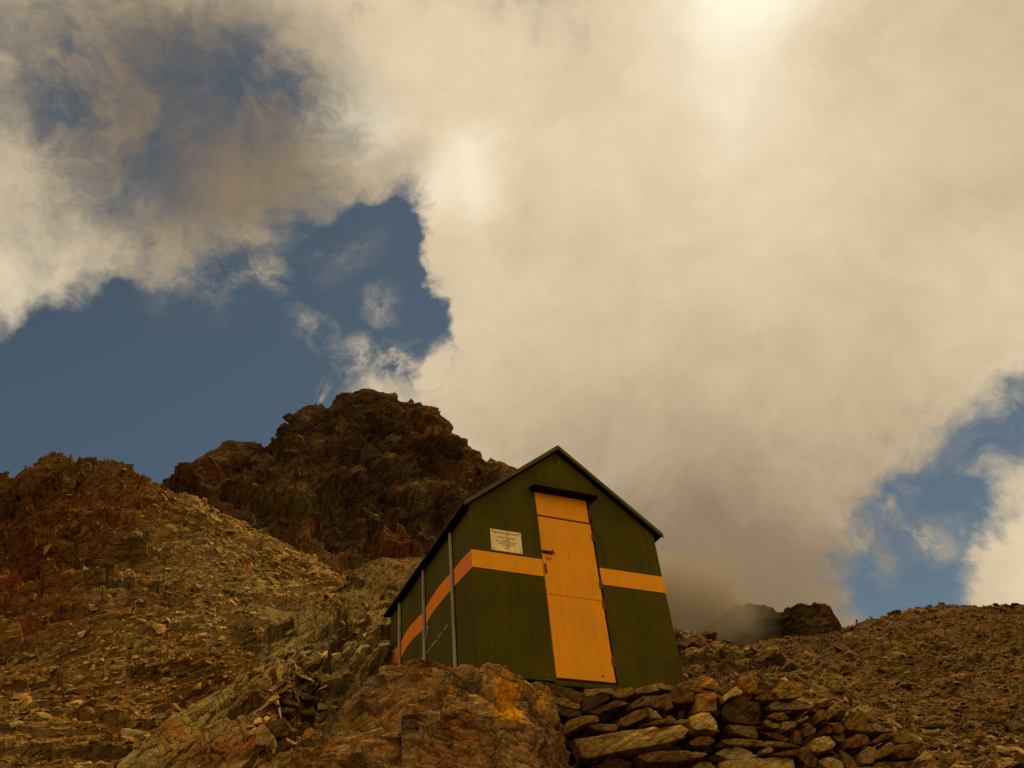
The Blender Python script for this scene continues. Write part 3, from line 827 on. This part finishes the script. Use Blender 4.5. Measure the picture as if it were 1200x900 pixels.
T0 = [('b', [(20, 150), (90, 150), (400, 240), (400, 300), (370, 340), (300, 300), (60, 240), (10, 180)]),
      ('o', [(60, 240), (380, 330), (375, 390), (250, 365), (100, 310)]), ('d', [(150, 350), (370, 400), (385, 440), (270, 460), (180, 420)]),
      ('t', [(415, 210), (660, 200), (680, 240), (640, 255), (560, 235), (490, 270), (415, 270)]), ('o', [(650, 240), (700, 200), (840, 190), (850, 250), (740, 285), (655, 270)]),
      ('t', [(850, 210), (1080, 145), (1195, 200), (1195, 225), (1120, 205), (1000, 235), (860, 250)]), ('d', [(400, 280), (500, 265), (600, 240), (640, 290), (560, 330), (470, 390), (400, 410)]),
      ('b', [(430, 410), (560, 345), (720, 305), (800, 340), (700, 360), (560, 410), (530, 430)]), ('o', [(200, 580), (260, 490), (420, 435), (520, 440), (550, 490), (420, 510), (300, 570), (210, 615)]),
      ('b', [(440, 530), (540, 505), (700, 520), (700, 570), (590, 580), (500, 560)]), ('o', [(720, 470), (850, 400), (960, 370), (1000, 430), (900, 480), (760, 540), (725, 520)]),
      ('t', [(960, 360), (1050, 410), (1100, 465), (1010, 460)]), ('b', [(810, 330), (930, 275), (1150, 250), (1190, 345), (1180, 365), (1050, 375), (960, 350), (850, 370), (810, 385)]),
      ('b', [(920, 530), (1050, 475), (1180, 465), (1200, 490), (1050, 520)]), ('t', [(330, 640), (520, 615), (1000, 545), (1290, 515), (1330, 560), (1320, 620), (1150, 675), (800, 740), (620, 775), (480, 810), (380, 825), (350, 700)]),
      ('b', [(860, 800), (950, 770), (1200, 750), (1500, 770), (1460, 800), (1200, 850), (960, 855)]), ('d', [(400, 940), (640, 815), (830, 850), (800, 940)])]
T1 = [('t', [(105, 160), (200, 130), (300, 95), (400, 105), (475, 165), (440, 215), (350, 200), (260, 190), (130, 210)]), ('t', [(150, 215), (260, 190), (400, 230), (500, 270), (470, 300), (420, 250), (280, 235)]),
      ('o', [(265, 245), (440, 240), (455, 400), (270, 410)]), ('p', [(215, 460), (290, 410), (390, 415), (455, 530), (450, 580), (350, 555), (260, 570), (220, 530)]),
      ('p', [(490, 275), (570, 215), (620, 180), (680, 235), (650, 255), (580, 270), (520, 315)]), ('o', [(640, 110), (740, 80), (805, 170), (800, 210), (740, 250), (680, 200)]),
      ('d', [(500, 340), (640, 280), (820, 320), (830, 440), (780, 520), (640, 510), (550, 490), (490, 420)]), ('t', [(550, 515), (650, 520), (780, 540), (825, 640), (780, 645), (600, 590)]),
      ('r', [(200, 680), (280, 625), (400, 625), (440, 660), (380, 700), (230, 705)]), ('t', [(490, 660), (600, 645), (860, 655), (1050, 680), (1190, 715), (1100, 725), (960, 715), (800, 710), (650, 705), (500, 690)]),
      ('g', [(430, 775), (520, 725), (610, 720), (740, 755), (820, 800), (700, 825), (560, 830)]), ('p', [(500, 850), (620, 835), (900, 810), (1130, 800), (1145, 900), (1140, 960), (500, 960)]),
      ('t', [(230, 900), (300, 850), (390, 855), (450, 900), (440, 960), (240, 960)]), ('g', [(890, 350), (960, 320), (1100, 335), (1290, 345), (1280, 375), (1140, 390), (920, 390)]),
      ('r', [(880, 450), (960, 410), (1040, 415), (1085, 470), (1000, 485)]), ('t', [(860, 490), (890, 465), (1000, 520), (1010, 550), (940, 550), (880, 520)]),
      ('g', [(1020, 495), (1100, 490), (1155, 490), (1150, 530), (1060, 570), (1025, 555)]), ('r', [(820, 570), (900, 590), (1020, 600), (1090, 650), (1050, 670), (940, 640)]),
      ('t', [(840, 740), (900, 715), (945, 735), (930, 765), (850, 770)]), ('r', [(920, 780), (1100, 740), (1250, 720), (1290, 770), (1340, 820), (1330, 890), (1250, 900), (1220, 820), (1150, 790), (1000, 795)]),
      ('b', [(780, 290), (850, 240), (930, 200), (950, 300), (840, 305)]), ('o', [(960, 230), (1040, 150), (1130, 120), (1220, 180), (1200, 270), (1100, 290), (1000, 300)]),
      ('b', [(460, 220), (520, 170), (570, 210), (510, 250)]), ('t', [(60, 500), (130, 470), (190, 475), (180, 505), (90, 515)]), ('b', [(0, 470), (40, 465), (65, 490), (40, 515), (0, 520)]),
      ('b', [(15, 240), (150, 215), (245, 240), (250, 320), (80, 330), (20, 300)]), ('b', [(0, 330), (70, 350), (60, 375), (0, 390)])]
T2 = [('r', [(215, 330), (290, 310), (360, 330), (330, 360), (230, 365)]), ('b', [(200, 430), (240, 385), (330, 410), (310, 450), (230, 490)]), ('t', [(20, 490), (120, 440), (135, 460), (60, 500)]),
      ('o', [(430, 480), (480, 420), (560, 405), (640, 470), (700, 590), (640, 580), (560, 570), (470, 565)]), ('g', [(680, 520), (720, 500), (780, 540), (890, 570), (800, 585), (710, 570)]),
      ('b', [(700, 670), (780, 600), (850, 590), (830, 640), (720, 685)]), ('p', [(150, 700), (180, 640), (310, 615), (370, 690), (330, 730), (220, 760), (160, 760)]),
      ('g', [(340, 620), (440, 600), (455, 660), (390, 665)]), ('r', [(460, 650), (560, 600), (650, 625), (660, 680), (560, 720), (470, 725)]), ('t', [(585, 760), (640, 715), (715, 720), (715, 800), (690, 860), (610, 860), (590, 820)]),
      ('o', [(720, 760), (840, 670), (890, 710), (880, 760), (780, 810), (720, 820)]), ('b', [(890, 700), (1000, 690), (1070, 760), (1060, 800), (930, 820), (880, 770)]), ('p', [(210, 840), (300, 800), (400, 830), (440, 870), (440, 930), (280, 900)]),
      ('t', [(400, 740), (450, 750), (560, 880), (540, 940), (470, 930), (440, 820)]), ('r', [(0, 570), (40, 560), (80, 620), (60, 690), (0, 690)]), ('b', [(80, 560), (140, 520), (200, 560), (180, 600), (100, 620)]),
      ('r', [(270, 560), (300, 520), (345, 560), (330, 595), (280, 590)]), ('b', [(270, 500), (400, 505), (440, 545), (430, 600), (370, 590), (350, 530)]), ('b', [(720, 860), (820, 840), (1080, 860), (1090, 930), (700, 930)]),
      ('t', [(540, 890), (800, 890), (820, 950), (540, 950)]), ('o', [(890, 600), (960, 580), (970, 560), (1050, 600), (1060, 650), (960, 690), (900, 670)]), ('t', [(0, 500), (30, 490), (25, 530), (0, 550)]),
      ('d', [(370, 440), (420, 380), (470, 400), (430, 470), (390, 480)])]
wall = bpy.data.objects.new('dry_stone_wall', None); col.objects.link(wall)
wall.location = (1.6, 7.3, EYE[2] + 2.2)
wall['label'] = 'tumbled dry stone wall of flat brown slabs below the hut door'
wall['category'] = 'stone wall'
polys = []
for (ox, oy), tl in (((630, 780), T0), ((780, 780), T1), ((930, 780), T2)):
    for tn, pl in tl:
        polys.append((tn, [(ox + x / 7.5, oy + y / 7.5) for x, y in pl], 0.0))
# darker stones packed deeper in the joints, and the courses that go on below
for i in range(120):
    x = rng.uniform(645, 1085); top_y = np.interp(x, [640, 700, 790, 860, 960, 1020, 1085], [815, 820, 812, 805, 830, 850, 885])
    y = rng.uniform(top_y, 935)
    w, h = rng.uniform(12, 30), rng.uniform(5, 11); a = rng.normal(0, 0.25); nn = 7
    th = np.sort(rng.uniform(0, 2 * math.pi, nn))
    pl = [(x + w * math.cos(t_) * math.cos(a) - h * math.sin(t_) * math.sin(a), y + w * math.cos(t_) * math.sin(a) + h * math.sin(t_) * math.cos(a)) for t_ in np.linspace(0, 2 * math.pi, nn, endpoint=False) + rng.uniform(-.25, .25, nn)]
    polys.append((rng.choice(list('bddbr')), pl, rng.uniform(0.28, 0.42)))
for i in range(70):                                          # packing chips near the face
    x = rng.uniform(650, 1080); top_y = np.interp(x, [640, 700, 790, 860, 960, 1020, 1085], [818, 822, 814, 808, 832, 852, 885])
    y = rng.uniform(top_y, 905); w, h = rng.uniform(4, 9), rng.uniform(2, 4.5); a = rng.normal(0, 0.4)
    th = np.linspace(0, 2 * math.pi, 6, endpoint=False) + rng.uniform(-.3, .3, 6)
    polys.append((rng.choice(list('bodrt')), [(x + w * math.cos(t_) * math.cos(a) - h * math.sin(t_) * math.sin(a), y + w * math.cos(t_) * math.sin(a) + h * math.sin(t_) * math.cos(a)) for t_ in th], rng.uniform(0.10, 0.2)))
for i, (tn, pl, inset) in enumerate(polys):
    off = inset + rng.uniform(-0.05, 0.05)
    tone = TONES[tn] * rng.uniform(0.8, 1.2) * np.array([1.0, 0.90, 0.66])
    me, base = stone_mesh('stone', pl, lambda a, b, o_=off: wall_dist(a, b) + o_, rng.uniform(0.28, 0.42) if not inset else 0.25, tone, wall_mat, 26 if not inset else 14, 900 + i)
    o = add('stone', me, wall)
    o.location = Vector(base) - wall.location

# ------------------------------------------------------------------ big lichened boulder at the hut's corner
S = Sheet(300, 730, 520, [
    [(300, 1120, 4.9), (480, 1120, 4.9), (600, 1120, 5.2), (690, 1120, 5.8), (730, 1120, 6.2)],
    [(300, 1010, 5.5), (480, 960, 5.5), (560, 920, 5.7), (620, 930, 5.9), (665, 960, 6.4), (690, 1000, 6.6), (730, 1060, 6.9)],
    [(300, 950, 6.0), (400, 880, 6.0), (480, 850, 6.1), (560, 850, 6.2), (610, 860, 6.3), (645, 880, 6.7), (665, 920, 6.9), (690, 980, 7.0), (730, 1040, 7.2)],
    [(300, 930, 6.6), (345, 893, 6.7), (400, 838, 6.9), (440, 805, 7.0), (455, 792, 7.1), (470, 784, 7.1), (485, 777, 7.1), (508, 775, 7.1), (520, 781, 7.1), (545, 790, 7.2), (562, 796, 7.2), (585, 794, 7.2), (605, 792, 7.2), (618, 798, 7.2),
     (636, 812, 7.2), (650, 835, 7.2), (662, 862, 7.2), (670, 890, 7.2), (682, 940, 7.2), (700, 1000, 7.3), (730, 1020, 7.4)]],
    [70, 120, 120], back=0.8, back_slope=1.6, nback=14, smooth=2)
P = S.flatP; X, Y = S.X, S.Y
lump = bell(X, Y, 497, 790, 26, 14)
d = 0.16 * fbm(P / 0.9, 4, 715) + 0.30 * facets(ribbed(P, 0.75, 1.4, 1.5, BLD), 711, 1.1, 0.4) + 0.16 * facets(ribbed(P, 0.27, 1.5, 1.5, BLD), 713, 1.0, 0.5) + 0.06 * facets(ribbed(P, 0.10, 2.2, 2.0, BLD), 714, 1.0, 0.6) \
    + 0.040 * facets(ribbed(P, 0.055, 1.5, 1.5, BLD), 718, 1.0, 0.6) + lump * 0.10 * facets(bedded(P, 0.12, 1.2), 719, 1.0, 0.8)
d *= np.clip(0.35 + (Y - 770) / 70, 0.35, 1)
ylw = np.clip((bell(X, Y, 592, 838, 17, 28) * 1.5 + 0.75 * bell(X, Y, 628, 826, 7, 20) + 0.9 * bell(X, Y, 523, 820, 5, 3) + 0.9 * fbm(P / 0.07, 4, 741) - 0.5) * 4, 0, 1)
c = 1.5 * tint(BROWN * 1.8, (np.clip(fbm(P / 0.5, 4, 731) * 2, 0, 1) * 0.8, RUST * 1.5), (np.clip(fbm(P / .25, 4, 737) * 2 - 0.2, 0, 1) * 0.6, OCHRE), (np.clip(fbm(P / .18, 4, 739) * 2.5 - 0.5, 0, 1) * 0.7, DARK),
         (bell(X, Y, 400, 850, 50, 30) * 0.7, OLIVE), (bell(X, Y, 450, 810, 30, 16) * 0.7, GREY), (bell(X, Y, 545, 850, 20, 20) * 0.5, OLIVE), (bell(X, Y, 500, 780, 20, 8) * 0.8, DARK), (ylw * 0.95, np.array([0.62, 0.29, 0.01])))
S.build('boulder', d, c, rock_material('boulder_rock', 0.19, 1.0, 1.0, 0.6, 0.3, bed=BLD, aniso=2.6), label='large rust brown boulder with bright yellow paint patch in front of the hut', category='boulder')
sheets['boulder'] = S

# ------------------------------------------------------------------ loose stones
def hull(n, seed, flat):
    r_ = np.random.default_rng(seed); bm = bmesh.new()
    for _ in range(n):
        v = r_.normal(size=3); v /= np.max(np.abs(v)) ** 0.75 * np.linalg.norm(v) ** 0.25
        v *= r_.uniform(0.8, 1.0)
        bm.verts.new((v[0] * r_.uniform(0.9, 1.1), v[1] * 0.72, v[2] * flat))
    bmesh.ops.convex_hull(bm, input=bm.verts)
    for v in [v for v in bm.verts if not v.link_faces]:
        bm.verts.remove(v)
    bmesh.ops.triangulate(bm, faces=bm.faces)
    bm.verts.index_update()
    V = np.array([v.co[:] for v in bm.verts]); Fc = np.array([[v.index for v in f.verts] for f in bm.faces]); bm.free()
    return V, Fc


SMALL = [hull(9, 50 + i, 0.28 + 0.05 * (i % 5)) for i in range(10)]
LARGE = [hull(20, 80 + i, 0.34 + 0.06 * (i % 5)) for i in range(12)]


def frame(n, yaw, tilt):
    """rotation whose z is the slope normal, leaned a little"""
    z = n + tilt; z = z / np.linalg.norm(z)
    x = np.cross(z, [math.cos(yaw), math.sin(yaw), 0.15]); x /= np.linalg.norm(x)
    return np.stack([x, np.cross(z, x), z], 1)


def spots(S, n, size_fn, weight, seed, rows=None):
    """n random places on a sheet, spread evenly over its real area times weight"""
    r_ = np.random.default_rng(seed)
    a, b = S.nf, len(S.u)
    ar = np.linalg.norm(np.cross(np.gradient(S.P, axis=1), np.gradient(S.P, axis=0)), axis=2)[:a]
    dist = np.linalg.norm(S.P[:a] - EYE, axis=2)
    w = ar * weight(S.px[:a], S.pyf[:a], dist) / dist ** 1.25
    w = np.where((S.pyf[:a] < 960) & (S.px[:a] > -60) & (S.px[:a] < 1260), w, w * 0.1)
    k = r_.choice(a * b, n, p=(w / w.sum()).ravel())
    return k // b, k % b, r_


def scatter(name, S, n, size_fn, weight, tones, mat, seed, label):
    ii, jj, r_ = spots(S, n, size_fn, weight, seed)
    Vs, Fs, Cs = [], [], []; off = 0
    for i, j in zip(ii, jj):
        V, Fc = SMALL[r_.integers(len(SMALL))]
        dist = math.exp(S.ld[i, j])
        s = size_fn(r_, dist)
        Rm = frame(S.N[i, j], r_.uniform(0, 6.28), r_.normal(0, 0.30, 3))
        sc = s * np.array([1, r_.uniform(0.6, 1.1), r_.uniform(0.6, 1.3)])
        Vs.append((V * sc) @ Rm.T + S.V[i, j] + S.N[i, j] * s * 0.10)
        Fs.append(Fc + off); off += len(V)
        c_ = (0.45 * tones[r_.integers(len(tones))] + 0.65 * S.C[i, j]) * r_.uniform(0.42, 1.5)
        Cs.append(np.broadcast_to(c_, (len(V), 3)))
    me = make_mesh(name, np.concatenate(Vs), tris=np.concatenate(Fs), color=np.concatenate(Cs), mat=mat)
    return add(name, me, kind='stuff', label=label, category='scree')


gone = lambda x, y, dist: np.ones_like(x)
hill_w = lambda x, y, dist: 1 + 3 * np.clip((y - 800) / 60, 0, 1)
near_w = lambda x, y, dist: 1 + 2.5 * np.clip((x - 980) / 60, 0, 1)
scree_mat = rock_material('scree_stone', 0.4, 1.0, 0.5, 0.0, 0.15, rust_k=0.35)
left_w = lambda x, y, dist: 0.12 + 1.2 * bell(x, y, 320, 680, 110, 60) + 1.0 * bell(x, y, 250, 760, 150, 60) + 1.0 * bell(x, y, 90, 850, 160, 70) + 0.5 * bell(x, y, 240, 600, 60, 30)
size_l = lambda r_, dist: 0.029 * r_.lognormal(0, 0.62) * (dist / 14) ** 0.75
scatter('scree', sheets['left'], 30000, size_l, left_w, [TAN, OCHRE, RUST, BROWN, TAN], scree_mat, 11, 'loose tan scree covering the slope below the jagged ridge')
size_r = lambda r_, dist: 0.033 * r_.lognormal(0, 0.5) * (dist / 14) ** 0.75
scatter('scree', sheets['right'], 26000, size_r, hill_w, [BROWN * .8, OCHRE * .8, BROWN * 1.1, OCHRE * 0.65, BROWN * 0.6, RUST * .8], scree_mat, 12, 'loose brown scree covering the rounded hill')
scatter('scree', sheets['rubble'], 8000, lambda r_, dist: 0.05 * r_.lognormal(0, 0.55) * (dist / 14) ** 0.5, near_w, [BROWN, OCHRE, TAN, BROWN, DARK], scree_mat, 13, 'broken rock bits on the rubble bank beside the hut')
rib_w = lambda x, y, dist: 0.03 + bell(x, y, 350, 815, 50, 40) + 0.5 * bell(x, y, 430, 760, 40, 30)
scatter('scree', sheets['rib'], 900, lambda r_, dist: 0.04 * r_.lognormal(0, 0.5), rib_w, [GREY, TAN, OCHRE, BROWN], scree_mat, 14, 'rock chips lodged in the hollow of the slabby rib')

large_me = {}


def rock_thing(S, i, j, s, tone_key, r_, label, group, name='loose_rock', px=None):
    key = (int(r_.integers(len(LARGE))), tone_key)
    if key not in large_me:
        V, Fc = LARGE[key[0]]
        large_me[key] = make_mesh(name, V, tris=Fc, color=np.broadcast_to(TONES[tone_key], (len(V), 3)), mat=scree_mat)
    o = add(name, large_me[key])
    Rm = frame(S.N[i, j], r_.uniform(0, 6.28), r_.normal(0, 0.25, 3))
    p = S.V[i, j] + S.N[i, j] * s * 0.12
    mt = Matrix.Identity(4); sc = s * np.array([1, r_.uniform(0.7, 1.1), r_.uniform(0.7, 1.3)])
    for a in range(3):
        for b in range(3):
            mt[a][b] = Rm[a, b] * sc[b]
        mt[a][3] = p[a]
    o.matrix_world = mt
    o['label'] = label; o['category'] = 'rock'; o['group'] = group
    return o


for S, n, seed, wfn, sz, tn, label, group in (
        (sheets['left'], 110, 21, left_w, 0.12, 'togbt', 'rock lying loose on the scree below the jagged ridge', 'loose rocks on the tan scree'),
        (sheets['right'], 110, 22, gone, 0.10, 'bobot', 'rock lying loose on the smooth rounded hill', 'loose rocks on the rounded hill'),
        (sheets['rubble'], 70, 23, gone, 0.11, 'bodtg', 'rock lying on the rubble bank just beyond the stone wall', 'loose rocks on the rubble bank')):
    ii, jj, r_ = spots(S, n, None, wfn, seed)
    for i, j in zip(ii, jj):
        if S.pyf[i, j] > 930 or not (-10 < S.px[i, j] < 1210):
            continue
        dist = math.exp(S.ld[i, j])
        if S.pyf[i, j] - S.py[-1, j] < 7:
            continue
        k_ = r_.lognormal(0, 0.3); tk = tn[r_.integers(len(tn))]
        word = {'t': 'tan', 'o': 'ochre', 'g': 'greyish', 'b': 'brown', 'r': 'rust red', 'd': 'dark'}[tk]
        size_w = 'chunky' if k_ > 1.2 else ('flat small' if k_ < 0.85 else 'angular')
        rock_thing(S, i, j, sz * k_ * (dist / 14) ** 0.7, tk, r_, size_w + ' ' + word + ' ' + label, size_w + ' ' + word + ' ' + group)

# rocks that the photograph lets one pick out, each with its own outline
def picked(poly, scale, origin, S, tone, depth, label, seed, push=-0.12, name='rock', group=None):
    pl = [(origin[0] + x / scale, origin[1] + y / scale) for x, y in poly]
    cx_, cy_ = np.mean(pl, 0)
    arr = np.array(pl); V_ = S.V[:S.nf]
    m_ = (S.px[:S.nf] > arr[:, 0].min()) & (S.px[:S.nf] < arr[:, 0].max()) & (S.pyf[:S.nf] > arr[:, 1].min()) & (S.pyf[:S.nf] < arr[:, 1].max())
    dist = np.percentile(np.linalg.norm(V_[m_] - EYE, axis=1), 25) + push
    me, base = stone_mesh(name, pl, lambda a, b: np.full(np.shape(a), dist), depth, TONES[tone], wall_mat, 22, seed)
    o = add(name, me); o.location = base
    o['label'] = label; o['category'] = 'rock'
    if group:
        o['group'] = group
    return o


H3 = ((240, 760), 6.43)
hollow = [('p', [(375, 720), (400, 580), (440, 560), (540, 690), (520, 810), (480, 740), (440, 735)], 'upright pale pointed rock at the foot of the slabby rib'),
          ('b', [(450, 570), (600, 510), (650, 600), (620, 660), (540, 670)], 'dark brown block leaning over the upright pale rock'),
          ('t', [(605, 310), (700, 310), (825, 375), (760, 385), (680, 365)], 'tan slab slanting in the shadowed hollow of the rib, uppermost of its pile'),
          ('t', [(560, 370), (600, 375), (720, 420), (700, 435), (590, 410)], 'narrow tan slab in the middle of the pile in the rib hollow'),
          ('g', [(545, 460), (620, 445), (690, 460), (640, 480), (560, 480)], 'thin flat grey slab at the bottom of the pile in the rib hollow'),
          ('t', [(720, 480), (820, 440), (840, 500), (760, 500)], 'small wedge of tan rock beside the pile in the rib hollow'),
          ('o', [(550, 240), (600, 180), (650, 240), (620, 275)], 'ochre lump above the slab pile in the rib hollow'),
          ('p', [(730, 190), (800, 160), (830, 180), (780, 215)], 'small pale chip resting above the rib hollow'),
          ('b', [(530, 720), (600, 675), (650, 720), (620, 770), (550, 770)], 'small dark rock beside the base of the upright pale rock'),
          ('g', [(760, 690), (860, 600), (900, 680), (840, 730)], 'grey wedge of rock between the rib hollow and the boulder')]
for n_, (tn, pl, lb) in enumerate(hollow):
    picked(pl, H3[1], H3[0], sheets['rib'], tn, 0.3, lb, 1200 + n_)
H4 = ((780, 700), 7.5)
darks = [('d', [(900, 520), (1000, 490), (1065, 540), (1040, 600), (940, 590)], 'largest of the dark rocks in the dip between rubble bank and rounded hill'),
         ('d', [(1030, 620), (1110, 570), (1170, 620), (1080, 660)], 'dark rock nearest the stone wall in the dip beside the rounded hill'),
         ('d', [(690, 470), (760, 440), (820, 480), (740, 510)], 'dark rock on the lip of the rubble bank below the misty crag'),
         ('d', [(480, 400), (510, 375), (590, 395), (540, 430)], 'black rock on the skyline of the rubble bank under the cloud'),
         ('d', [(820, 560), (920, 560), (950, 610), (850, 600)], 'low dark rock beside the largest dark rock in the dip')]
for n_, (tn, pl, lb) in enumerate(darks):
    picked(pl, H4[1], H4[0], sheets['rubble'], tn, 0.5, lb, 1300 + n_)

# ------------------------------------------------------------------ low cloud drifting across the far crag
def cloud_bank():
    c0 = at(795, 718, 275.0); rx_, ry_, rz_ = 33.0, 24.0, 24.0
    bm = bmesh.new(); bmesh.ops.create_icosphere(bm, subdivisions=3, radius=1.0)
    me = bpy.data.meshes.new('cloud_bank'); bm.to_mesh(me); bm.free()
    o = add('cloud_bank', me, kind='stuff', label='brown grey low cloud drifting over the distant flat topped crag', category='cloud')
    o.location = c0; o.scale = (rx_, ry_, rz_); o.rotation_euler = (0, 0, 0)
    m = bpy.data.materials.new('cloud_vapour'); m.use_nodes = True; N = NT(m.node_tree); N.n.clear()
    p = N.node('ShaderNodeTexCoord').outputs['Object']
    r_ = N.vec('LENGTH', p)
    n_ = N.noise(p, 2.2, 4, 0.6)
    den = N.ramp(N.math('ADD', r_, N.math('MULTIPLY_ADD', n_, 0.9, -0.45)), 0.25, 0.95, 1.0, 0.0)
    v = N.node('ShaderNodeVolumePrincipled')
    v.inputs['Color'].default_value = (0.42, 0.34, 0.23, 1)
    N.put(v.inputs['Density'], N.math('MULTIPLY', den, 0.10))
    v.inputs['Anisotropy'].default_value = 0.2
    out = N.node('ShaderNodeOutputMaterial'); N.l.new(v.outputs[0], out.inputs[1])
    me.materials.append(m)
    scene.cycles.volume_bounces = 3


cloud_bank()
